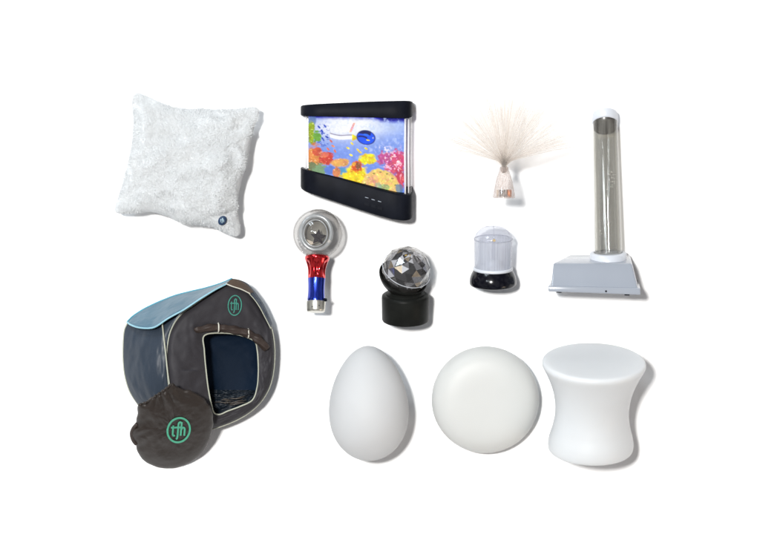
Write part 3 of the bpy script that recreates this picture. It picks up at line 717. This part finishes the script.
# ------------------------------------------------------------------ crystal ball projector
def make_projector():
    r = thing('disco_projector', 'small crystal ball party projector cupped in a black stand on a round black base', 'projector lamp', T(405.4, 321.0, 0), stand(16))
    v, f = lathe_geo([(21, 0), (22.6, .6), (23.3, 2), (23.6, 24), (23.3, 26.3), (21.8, 27.6), (18, 28), (14, 28)], 96)
    b = mesh('base', v, f, M['black_matt'], r, sharp=50)
    v, f = lathe_geo([(19.3, 27.4), (19.3, 29.2), (16, 30.6), (14.4, 33), (14.6, 36), (17, 38)], 80); mesh('neck', v, f, M['black_matt'], r, sharp=50)
    C = np.array([.6, -1.0, 52.5]); R = 24.6
    axd = np.array([.36, -.50, 1.0]); axd /= np.linalg.norm(axd)
    e1 = np.cross(axd, [0, 1, 0]); e1 /= np.linalg.norm(e1); e2 = np.cross(axd, e1)
    def about(prof, n, name, mat, parent, smooth=True, jitter=0, off=0.0, **k):
        a0 = np.linspace(0, 2 * np.pi, n, endpoint=False); V = []
        for i, (rr, s) in enumerate(prof):
            a = a0 + (off * i)
            V.append(C + axd * s + rr * (np.cos(a)[:, None] * e1 + np.sin(a)[:, None] * e2))
        F = grid_faces(len(prof), n, True)
        if off:
            F2 = []
            for q in F: F2 += [(q[0], q[1], q[3]), (q[1], q[2], q[3])]
            F = F2
        return mesh(name, np.vstack(V), F, mat, parent, smooth=smooth, **k)
    # cup: lower shell with a rolled rim
    prof = [((R + 2.2) * math.cos(t), (R + 2.2) * math.sin(t)) for t in np.linspace(-math.pi / 2 * .999, -.40, 26)]
    prof += [(24.9, -9.6), (24.6, -8.8), (23.8, -8.6), (23.0, -9.4)] + [((R + .1) * math.cos(t), (R + .1) * math.sin(t)) for t in np.linspace(-.42, -1.5, 16)]
    about(prof, 96, 'cup', M['black_matt'], r, sharp=40)
    # faceted crystal (triangulated bands) inside a clear shell
    rows = [(.12, 1.53), (.34, 1.1), (0, 0)]
    def facets(Rr, rowsn, n, name, mat, parent):
        V = []; F = []; P = []
        for i, el in enumerate(rowsn):
            a = np.linspace(0, 2 * np.pi, n, endpoint=False) + (math.pi / n) * (i % 2)
            P.append(C + axd * Rr * math.sin(el) + Rr * math.cos(el) * (np.cos(a)[:, None] * e1 + np.sin(a)[:, None] * e2))
        for i in range(len(rowsn) - 1):
            for k in range(n):
                a, b_ = i * n + k, i * n + (k + 1) % n; c, d = (i + 1) * n + k, (i + 1) * n + (k + 1) % n
                if i % 2 == 0: F += [(a, b_, c), (b_, d, c)]
                else: F += [(a, b_, d), (a, d, c)]
        rj = np.random.default_rng(int(Rr * 10)); P = [C + (p - C) * (1 + rj.normal(0, .022, (len(p), 1))) for p in P]
        V = np.vstack(P + [[C + axd * Rr]]); m = (len(rowsn) - 1) * n
        for k in range(n): F.append((m + k, m + (k + 1) % n, len(V) - 1))
        return mesh(name, V, F, mat, parent, smooth=False)
    cr = facets(R - .2, [-.5, -.15, .22, .58, .94, 1.27], 11, 'crystal_dome', M['crystal'], r)
    core = facets(R - 2.6, [-.55, -.2, .15, .48, .80, 1.08, 1.34], 12, 'glint_core', M['facet'], cr)  # inner shell added to carry the crystal's dark and bright reflections
    for q in (M['dark_metal'], plastic('amber_glint', (.42, .34, .24), .15, metallic=.5, var=.3), plastic('pale_glint', (.62, .64, .70), .3, metallic=.1)): core.data.materials.append(q)
    rj = np.random.default_rng(19)
    for p_ in core.data.polygons: p_.material_index = int(rj.choice([0, 0, 1, 1, 1, 2, 3], p=[.16, .16, .2, .15, .14, .06, .13]))  # facet reflections and glints put into random face colours
    # pale seam line of the crystal
    a = np.linspace(0, 2 * np.pi, 96, endpoint=False); el = .02
    P = C + axd * (R + .1) * math.sin(el) + (R + .1) * math.cos(el) * (np.cos(a)[:, None] * e1 + np.sin(a)[:, None] * e2)
    v, f = tube_geo(P, .3, 6, closed=True); mesh('seam_ring', v, f, M['white_ring'], cr)
    # yellow chip seen near the top
    c = np.array([2.0, -12.5, 70.5]); v, f = tube_geo([c + (-2.8, 0, .3), c + (2.8, 0, .3)], [1.2, 1.2], 8); mesh('led_chip', v, f, M['brass'], cr)
    drop(r)

make_projector()

# ------------------------------------------------------------------ beacon lantern
def make_lantern():
    r = thing('beacon_lantern', 'small frosted plastic lantern with clear domed top on a glossy black foot', 'lantern', T(492.9, 285.5, 0), stand(13))
    v, f = lathe_geo(spline([(20.5, 0), (22.6, .9), (23.3, 3.4), (22.9, 7.5), (21.8, 11), (20.2, 14.2), (18.8, 16.2), (17.5, 17)], 40), 96); mesh('foot', v, f, M['black_gloss'], r, sharp=60)
    v, f = lathe_geo([(17.6, 15.8), (19.4, 15.8), (19.9, 16.6), (19.6, 18.2), (18.7, 18.9), (17.5, 19)], 96); mesh('white_ring', v, f, M['white_ring'], r, sharp=60)
    v, f = lathe_geo([(18.5, 18.8), (18.7, 30), (18.9, 47.4)], 96, capb=False, capt=False); mesh('frosted_sleeve', v, f, M['frost'], r)
    v, f = lathe_geo([(18.2, 18.9), (16, 19.2), (9, 20.6), (8, 24), (6.5, 26), (.1, 26.6)], 64, capb=False, capt=False); mesh('glow_shape', v, f, M['white_ring'], r)  # white inner shape added for the glow low in the sleeve
    v, f = lathe_geo([(1.5, 26), (1.5, 42), (2.1, 43.5), (2.1, 45), (.2, 45.4)], 20); st = mesh('stem', v, f, M['dome_clear'], r)
    v, f = tube_geo([(.8, -1.4, 46), (.8, 1.4, 46)], [1.7, 1.7], 4); mesh('led_chip', v, f, M['brass'], st, smooth=False)
    prof = spline([(18.9, 47.2), (18.7, 49.5), (17.2, 52.5), (13.5, 56.2), (8.5, 58.8), (3.5, 59.9), (.05, 60.1)], 40)
    v, f = lathe_geo(prof, 96, capb=False, capt=False); d = mesh('clear_dome', v, f, M['dome_clear'], r)
    for k in range(3):     # moulded ribs of the dome
        q = math.radians(-90 + k * 120); P = [(rr * math.cos(q), rr * math.sin(q), z + .1) for rr, z in prof[4:]]
        v, f = tube_geo(np.array(P), .3, 6); mesh('dome_rib', v, f, M['dome_clear'], d)
    v, f = tube_geo(np.array([(19.0 * math.cos(q), 19.0 * math.sin(q), 47.4) for q in np.linspace(0, 2 * np.pi, 96, endpoint=False)]), .5, 8, closed=True); mesh('seam_ring', v, f, M['frost'], d)
    drop(r)
make_lantern()

# ------------------------------------------------------------------ white shells: egg, pebble, stool
def make_white():
    # egg
    n = 90; t = np.linspace(.002, math.pi - .002, n); prof = []
    for q in t:
        z = -math.cos(q); rr = math.sin(q) * (1 - .155 * z - .02 * z * z) * .985
        prof.append((39.6 * rr, 56.9 * z))
    v, f = lathe_geo(prof, 128, capb=False, capt=False); v[:, 2] += 56.9
    r = mesh('egg_light', v, f, M['shell_egg'], None)
    r['label'] = 'smooth white egg shaped light lying unlit, narrow end up'; r['category'] = 'egg light'
    m = Matrix.Translation(Vector(T(369.3, 461.0, 0)) * S) @ stand(0, 0, .6).to_4x4(); r.matrix_world = m; drop(r)
    # pebble
    prof = [(53.4, 0)]
    R = 53.4; H = 19.0; P = []
    for q in np.linspace(-math.pi / 2 * .999, math.pi / 2 * .999, 70):
        c, s = math.cos(q), math.sin(q); P.append((R * abs(c) ** .35, H * np.sign(s) * abs(s) ** 1.0 * (1 if s > 0 else .9)))
    P = [(.001, P[0][1])] + P[1:-1] + [(.001, P[-1][1])]
    v, f = lathe_geo(P, 128, capb=False, capt=False)
    r = mesh('pebble_light', v, f, M['shell_warm'], None)
    r['label'] = 'flat round white pebble shaped light between the egg and the stool'; r['category'] = 'pebble light'
    r.matrix_world = Matrix.Translation(Vector(T(485.3, 399.8, 18)) * S) @ Matrix.Rotation(math.radians(5), 4, 'X'); drop(r)
    # stool
    prof = spline([(38.5, 0), (41.2, 1.2), (42.2, 5), (41.6, 12), (38.0, 26), (36.2, 40), (37.2, 54), (40.8, 68), (46.2, 81), (49.6, 87.5), (50.8, 90.5), (50.6, 93), (49.2, 94.6), (46.5, 95.1), (30, 95.3), (10, 95.3), (.1, 95.3)], 120)
    v, f = lathe_geo(prof, 160, capt=False)
    r = mesh('hourglass_stool', v, f, M['shell'], None, sharp=70)
    r['label'] = 'white hourglass shaped plastic stool with a flat round top'; r['category'] = 'stool'
    r.matrix_world = Matrix.Translation(Vector(T(590.4, 450.3, 0)) * S) @ stand(20, 0, -1.0).to_4x4(); drop(r)
make_white()

T_, TA_ = T, TA
# ------------------------------------------------------------------ pop-up tent
def make_tent():
    O = T_(200, 360, 0); ZS = .80
    T = lambda px, py, h=0.0: T_(px, py, h * ZS)
    TA = lambda A: TA_(np.asarray(A, float) * np.array([1, 1, ZS]))
    r = thing('pop_up_tent', 'dark pop-up play tent with blue roof, open doorway and round mint emblem', 'tent', O)
    # front face is a plane that recedes to the right
    zfr = lambda x, y: 84 - (x - 166) * .42 - (y - 350) * .06 - max(0, y - 404) * .9
    def zff(x, y): return zfr(x, y)
    outer = spline([(228, 282.5), (238, 285), (248, 290), (257, 302), (265, 315), (271.5, 328), (274.5, 345), (274.5, 362), (272.5, 378), (268, 391), (259, 404), (246, 415), (228, 424), (210, 429.5), (190, 432), (177, 424), (171, 408), (168.5, 388), (166.6, 366), (167.3, 346), (171, 330), (180, 315.5), (195, 304), (212, 292)], 240, closed=True)
    hole = spline([(204, 336), (222, 333), (243, 336), (255, 342), (257.2, 350), (258.2, 362), (258.3, 374), (257, 388), (252.5, 400), (240, 406.5), (228, 411), (219, 414.6), (214.2, 413), (211.5, 405), (208.5, 390), (206, 370), (204.3, 350)], 240, closed=True)
    # match both loops by direction from the doorway's centre
    c = np.array([232, 370]); angs = np.linspace(-math.pi, math.pi, 300, endpoint=False)
    def byang(L):
        L = np.vstack([L, L[:1]]); a = np.unwrap(np.arctan2(L[:, 1] - c[1], L[:, 0] - c[0]));
        if a[-1] < a[0]: a = a[::-1]; L = L[::-1]
        q = a[0] + np.mod(angs - a[0], 2 * np.pi)
        return np.stack([np.interp(q, a, L[:, 0]), np.interp(q, a, L[:, 1])], 1)
    Oa, Ha = byang(outer), byang(hole)
    rows = 26; V = []
    nz = fbm((rows, 300), (3, 22), 71, 3); nz2 = fbm((rows, 300), (2, 9), 72, 3)
    for i in range(rows):
        t = i / (rows - 1); P = Oa * (1 - t) + Ha * t
        bulge = 5.0 * math.sin(math.pi * min(1, t * 1.0)) ** .7 if True else 0
        seam = np.cos((angs) * 1) * 0
        z = np.array([zff(x, y) for x, y in P]) + bulge * .55 + (nz[i] * 4.5 + nz2[i] * 6) * (math.sin(math.pi * t) ** .5 if 0 < t < 1 else 0) - (6 * (1 - t / .18) ** 2 if t < .18 else 0)
        V.append(np.column_stack([P, z]))
    V = np.array(V); Vf = TA(V).reshape(-1, 3)
    F = grid_faces(rows, 300, True)
    a, b, d_ = Vf[F[900][0]], Vf[F[900][1]], Vf[F[900][2]]
    if np.cross(b - a, d_ - b)[2] < 0: F = [q[::-1] for q in F]
    front = mesh('front_panel', Vf, F, M['tent_front'], r, origin=O)
    flat = V.reshape(-1, 3)
    def zsurf(x, y):
        d = (flat[:, 0] - x) ** 2 + (flat[:, 1] - y) ** 2; k = np.argpartition(d, 4)[:4]; w_ = 1 / (d[k] + .05); return float((flat[k, 2] * w_).sum() / w_.sum())
    # piping round the front panel and the doorway
    def pipe(P2, rad, mat, name, parent, zf=None, dz=.4, n=160, closed=False):
        P2 = spline(P2, n, closed) if len(P2) < n else np.asarray(P2)
        if P2.shape[1] == 2: P2 = np.column_stack([P2, [(zf or zsurf)(x, y) for x, y in P2]])
        P2 = P2.copy(); P2[:, 2] += dz
        v, f = tube_geo(TA(P2), rad, 8, closed=closed); return mesh(name, v, f, mat, parent, origin=O)
    pipe(Ha, .75, M['piping'], 'door_piping', front, lambda x, y: zff(x, y), .5, n=300, closed=True)
    pipe(outer, .75, M['piping'], 'front_piping', front, lambda x, y: zff(x, y) - 5.5, .3, n=240, closed=True)
    # left side panel, facing the viewer's left, running back to the ground
    def ruled(name, A, B, mat, nu=60, nv=50, seed=1, amp=4, bulge=6, cells=(6, 5), flip=False, parent=None, edge=0):
        A = spline(A, nv); B = spline(B, nv); t = np.linspace(0, 1, nu)[:, None, None]
        P = A[None] * (1 - t) + B[None] * t
        s = np.linspace(0, 1, nv)[None, :]; e = (np.sin(np.pi * t[..., 0]) * np.sin(np.pi * np.clip(s, 0, 1)))
        P[..., 2] += bulge * e ** .6 + amp * fbm((nu, nv), cells, seed, 4) * np.clip(e * 3, 0, 1) * 2
        Vv = TA(P); F = grid_faces(nu, nv)
        a, b, c_ = Vv[nu // 2, nv // 2], Vv[nu // 2, nv // 2 + 1], Vv[nu // 2 + 1, nv // 2]
        up = np.cross(b - a, c_ - a)[2] > 0
        if not up: F = [q[::-1] for q in F]
        if flip: F = [q[::-1] for q in F]
        return mesh(name, Vv.reshape(-1, 3), F, mat, parent or r, origin=O)
    LB = [(127.5, 323, 38), (124.5, 330, 38), (123.2, 345, 38), (123.2, 360, 38), (125, 376, 38), (130, 392, 37), (139, 406, 36), (150, 416, 34)]
    LF = [(186, 309, 74), (176, 318, 76), (170, 331, 78), (167, 348, 79), (166.4, 366, 79), (168.3, 388, 76), (171, 404, 70), (176, 418, 58)]
    side = ruled('side_panel', LB, LF, M['tent_side'], nu=90, nv=90, seed=21, amp=6, bulge=9, cells=(2, 2))
    pipe([(162, 321, 79), (163.5, 335, 82), (165.5, 352, 83), (167.6, 372, 83), (171, 395, 82)], .8, M['piping'], 'side_seam', side, dz=0)
    pipe([(127.5, 323, 38), (124.5, 330, 38), (123.2, 345, 38), (123.2, 360, 38), (125, 376, 38), (130, 392, 37), (139, 406, 36)], .7, M['piping'], 'back_seam', side, dz=0)
    # roof: left slope overhanging the side, from the eave to the ridge
    EV = [(127.2, 323, 44), (134, 325.5, 58), (143, 327.3, 70), (152, 327.4, 80), (158, 325, 87), (168, 318, 89), (184, 309, 86), (200, 298.5, 80), (215, 289, 74), (227, 283, 66)]
    RD = [(127.4, 321.5, 40), (133, 316, 34), (142, 310, 32), (152, 304.8, 32), (163, 300, 32), (175, 295.4, 32), (190, 291.5, 34), (205, 288, 38), (220, 283.5, 44), (232, 278.5, 52)]
    roof = ruled('roof', RD, EV, M['tent_roof'], nu=60, nv=110, seed=33, amp=2.6, bulge=5, cells=(3, 9))
    pipe([(127, 322, 46), (131, 325, 56), (140, 327.8, 70), (150, 328.2, 80), (156, 326.5, 86), (168, 318.5, 90), (184, 309.6, 87.5), (200, 299, 81.5), (215, 289.8, 75), (227, 283.6, 67)], .9, M['roof_piping'], 'roof_hem', roof, dz=.4)
    pipe(RD, .7, plastic('teal_ridge_tape', (.05, .30, .40), .5), 'ridge_tape', roof, dz=.3)
    # brown under-gable and dark right slope
    ruled('peak_panel', [(226.5, 283.5, 67), (232, 279, 60), (239, 280, 54), (247, 284.5, 48), (254, 292, 44)], [(226.5, 284.2, 68), (232, 286.2, 66), (240, 288.6, 62), (246, 290.4, 59), (250, 293.5, 56)], M['tent_brown'], nu=12, nv=40, seed=44, amp=1, bulge=1.5)
    pipe([(226, 283.8, 69), (233, 286.6, 67), (241, 289.2, 63), (250, 293.6, 57)], .6, M['tie'], 'peak_hem', roof, dz=.3)
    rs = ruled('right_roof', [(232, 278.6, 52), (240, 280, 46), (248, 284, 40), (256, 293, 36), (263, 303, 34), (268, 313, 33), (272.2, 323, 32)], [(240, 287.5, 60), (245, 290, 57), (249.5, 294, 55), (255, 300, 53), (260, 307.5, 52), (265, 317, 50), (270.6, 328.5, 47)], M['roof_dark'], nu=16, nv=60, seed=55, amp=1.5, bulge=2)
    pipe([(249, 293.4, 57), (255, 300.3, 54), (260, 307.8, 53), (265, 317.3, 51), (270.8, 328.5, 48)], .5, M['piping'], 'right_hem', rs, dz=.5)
    # hidden sides: right wall, underside and back close the shell down to the ground
    m2 = MB(); Ob = Oa.copy(); ctr = np.array([212, 362]); n = len(Oa)
    ringA = np.column_stack([Oa, [zff(x, y) - 6 for x, y in Oa]])
    ringB = np.column_stack([Oa * .97 + ctr * .03 + np.array([-2, 0]), np.full(n, 20.)])
    ringC = np.column_stack([Oa * .88 + ctr * .12 + np.array([-4, 0]), np.full(n, 1.0)])
    R_ = np.array([ringA, ringB, ringC]); m2.add(TA(R_).reshape(-1, 3), grid_faces(3, n, True) + [tuple(2 * n + k for k in range(n))])
    m2.build('rear_shell', M['tent_side'], r, origin=O)
    # lining behind the doorway and crumpled floor
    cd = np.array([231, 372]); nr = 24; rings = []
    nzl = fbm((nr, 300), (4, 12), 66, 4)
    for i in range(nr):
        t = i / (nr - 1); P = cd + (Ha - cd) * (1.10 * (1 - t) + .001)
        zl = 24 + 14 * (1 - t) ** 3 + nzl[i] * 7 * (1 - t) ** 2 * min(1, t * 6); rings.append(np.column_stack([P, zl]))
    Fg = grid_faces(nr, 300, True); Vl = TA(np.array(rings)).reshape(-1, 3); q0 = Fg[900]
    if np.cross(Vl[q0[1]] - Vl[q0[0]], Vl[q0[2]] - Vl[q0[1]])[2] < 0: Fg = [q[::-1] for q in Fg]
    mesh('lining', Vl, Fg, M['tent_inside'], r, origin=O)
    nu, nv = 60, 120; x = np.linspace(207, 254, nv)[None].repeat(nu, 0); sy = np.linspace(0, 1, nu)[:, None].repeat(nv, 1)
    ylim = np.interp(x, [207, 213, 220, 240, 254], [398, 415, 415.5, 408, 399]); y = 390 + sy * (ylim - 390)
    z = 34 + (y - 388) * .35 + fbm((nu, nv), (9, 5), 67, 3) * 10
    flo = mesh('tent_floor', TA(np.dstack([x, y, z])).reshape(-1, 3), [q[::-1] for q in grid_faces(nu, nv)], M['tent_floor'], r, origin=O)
    rg = np.random.default_rng(9); mb = MB()
    for k in range(11):
        x0 = rg.uniform(214, 232); y0 = rg.uniform(396, 404.5); Lk = rg.uniform(8, 20)
        P = np.array([T(x0 + Lk * s, y0 + .8 * math.sin(s * 5 + k) - s * 1.2, 44 + (y0 - 395) * .35 + 1.2 * math.sin(s * 4)) for s in np.linspace(0, 1, 14)])
        mb.add(*tube_geo(P, .55 * np.sin(np.linspace(.2, math.pi - .2, 14)), 5))
    mb.build('floor_folds', fabric('fold_fabric', (.05, .042, .035), .4, .4, .5), flo, origin=O)
    # rolled-up door flap with two ties
    Pc = spline([(194, 329.5), (200, 329.5), (208, 328), (218, 327.6), (228, 329), (238, 331), (247, 333), (255, 337.5), (262, 343), (267, 349)], 90)
    rad = np.interp(np.linspace(0, 1, 90), [0, .03, .12, .3, .34, .38, .6, .72, .76, .8, .92, 1], [1.2, 2.6, 3.2, 3.7, 3.0, 3.7, 4.0, 3.8, 3.1, 4.0, 4.4, 3.0])
    rad = rad * (1 + .10 * np.sin(np.linspace(0, 40, 90)))
    P3 = TA(np.column_stack([Pc, [zff(x, y) + 4.2 for x, y in Pc]])); v, f = tube_geo(P3, rad, 24)
    ns = np.random.default_rng(3).normal(0, .22, len(v)); 
    vv = v.copy().reshape(90, 24, 3); cen = P3[:, None]; tw = 1 + .12 * np.sin(np.arange(24)[None] * 1.3 + np.arange(90)[:, None] * .22)
    vv = cen + (vv - cen) * tw[..., None]
    fl = mesh('door_flap', vv.reshape(-1, 3), f, M['flap'], r, origin=O)
    for (x, y, h_) in ((218.3, 327.6, 5.2), (248.2, 333.4, 5.2)):
        a = np.linspace(0, 2 * np.pi, 24, endpoint=False); P = np.array([T(x + .9 * math.sin(t) * .6, y + h_ * .86 * math.cos(t), zff(x, y) + 4.4 + 4.6 * math.sin(t)) for t in a])
        v, f = tube_geo(P, .7, 6, closed=True); mesh('tie', v, f, M['tie'], fl, origin=O)
    emblem('emblem', 234.8, 305.4, 6.6, 9.9, .06, lambda x, y: zsurf(x, y) * ZS, M['mint_dim'], front, O, wd=.95, depth=1.0)
make_tent()

# ------------------------------------------------------------------ round carry bag
def make_bag():
    O = T(173, 440, 0)
    r = thing('round_carry_bag', 'flat round dark carry bag with mint emblem, leaning on the front of the tent', 'bag', O)
    out = spline([(172, 383), (177, 386.5), (184, 389), (192, 391), (202, 397), (209, 404), (213, 414), (213, 426), (209.5, 440), (203, 452), (193, 461), (180, 467), (167, 468.8), (153, 466), (143, 460), (137.5, 452), (135, 443), (132, 440), (130.3, 434), (131.5, 429.5), (135, 427), (136.5, 418), (137.6, 409), (138.5, 404.5), (146, 401.5), (154, 395.5), (163, 390), (168, 386)], 320, closed=True)
    c = np.array([175, 429]); rows = 60; n = 320; ja = np.arange(n) / n * 2 * np.pi; jw = np.exp(-((out[:, 1] - 400) / 24) ** 2) + .25; out0 = out.copy(); out = out + ((out - c) / np.linalg.norm(out - c, axis=1)[:, None]) * ((np.sin(ja * 17) * .35 + np.sin(ja * 29 + 1) * .22) * jw)[:, None]; zpl = lambda x, y: 12 + (469 - y) * 1.08 + (x - 175) * .02
    nz = fbm((rows, n), (4, 14), 81, 4); nzb = fbm((rows, n), (3, 5), 83, 3)
    th = 14.0; A = []; B = []
    for i in range(rows):
        t = i / (rows - 1); rr = 1 - t; P = (out * rr ** 5 + out0 * (1 - rr ** 5)) * rr + c * t
        e = (1 - rr ** 3.2) ** .5; z0 = np.array([zpl(x, y) for x, y in P])
        # folds radiating from the gathered mouth at the upper left
        dm = np.exp(-(((P[:, 0] - 158) / 26) ** 2 + ((P[:, 1] - 398) / 11) ** 2)); aa = np.arctan2(P[:, 1] - 380, P[:, 0] - 150); rad_ = np.hypot(P[:, 0] - 150, P[:, 1] - 380); fold = (np.abs(np.sin(aa * 9 + np.sin(rad_ * .12) * .8)) - .6) * 4.2 * dm + (np.abs(np.sin(aa * 4.3 + 1)) - .5) * 2.2 * dm
        dl = np.exp(-(((P[:, 0] - 139) / 9) ** 2 + ((P[:, 1] - 432) / 24) ** 2)); fold += np.sin(P[:, 1] * .55 + P[:, 0] * .25) * 1.8 * dl
        A.append(np.column_stack([P, z0 + th * e + (nz[i] * 3.5 + nzb[i] * 3.5 + fold) * min(1, e * 1.1) * (1 if i else 0)]))
        B.append(np.column_stack([P, z0 - th * .55 * e]))
    A = np.array(A); B = np.array(B); VA = TA(A); VB = TA(B)
    # the centre row is one point: average it
    F = grid_faces(rows, n, True); a, b, d_ = VA.reshape(-1, 3)[list(F[900][:3])]
    if np.cross(b - a, d_ - b)[2] < 0: F = [q[::-1] for q in F]
    VA[-1] = VA[-1].mean(0); VB[-1] = VB[-1].mean(0)
    k = VA.shape[0]
    for j in range(1, 10):      # calm the noise towards the centre
        t = 1 - j / 10; VA[-1 - j, :, 2] = VA[-1 - j, :, 2] * (1 - t) + (VA[-1 - j, :, 2].mean() + (VA[-1 - j, :, 1] - VA[-1 - j, :, 1].mean()) * 1.05) * t
    mb = MB(); mb.add(VA.reshape(-1, 3), F); mb.add(VB.reshape(-1, 3), [q[::-1] for q in F])
    body = mb.build('bag_body', M['bag'], r, origin=O)
    flat = A.reshape(-1, 3)
    flatz = VA[..., 2].reshape(-1)
    def zs(x, y):
        d = (flat[:, 0] - x) ** 2 + (flat[:, 1] - y) ** 2; kk = np.argpartition(d, 4)[:4]; w_ = 1 / (d[kk] + .05); return float((flatz[kk] * w_).sum() / w_.sum())
    emblem('emblem', 178.7, 430.2, 11.2, 12.2, .10, zs, M['mint'], body, O, wd=1.75, depth=1.0)
    # gathered mouth cord and seam
    P = spline([(139, 405), (147, 402), (155, 396.5), (163, 391), (171, 384.5)], 50); P = np.column_stack([P, [zpl(x, y) + 4 + 1.2 * math.sin(i * .9) for i, (x, y) in enumerate(P)]])
    v, f = tube_geo(TA(P), 1.3 + .35 * np.sin(np.arange(50) * 1.1), 10); mesh('gathered_mouth', v, f, M['bag'], r, origin=O)
    P = spline([(137, 424), (133, 429), (131.6, 434), (133, 440), (136, 444)], 40); P = np.column_stack([P, [zpl(x, y) + 3 for x, y in P]])
    v, f = tube_geo(TA(P), 2.0, 10); mesh('handle', v, f, M['flap'], r, origin=O)
    drop(r)
make_bag()
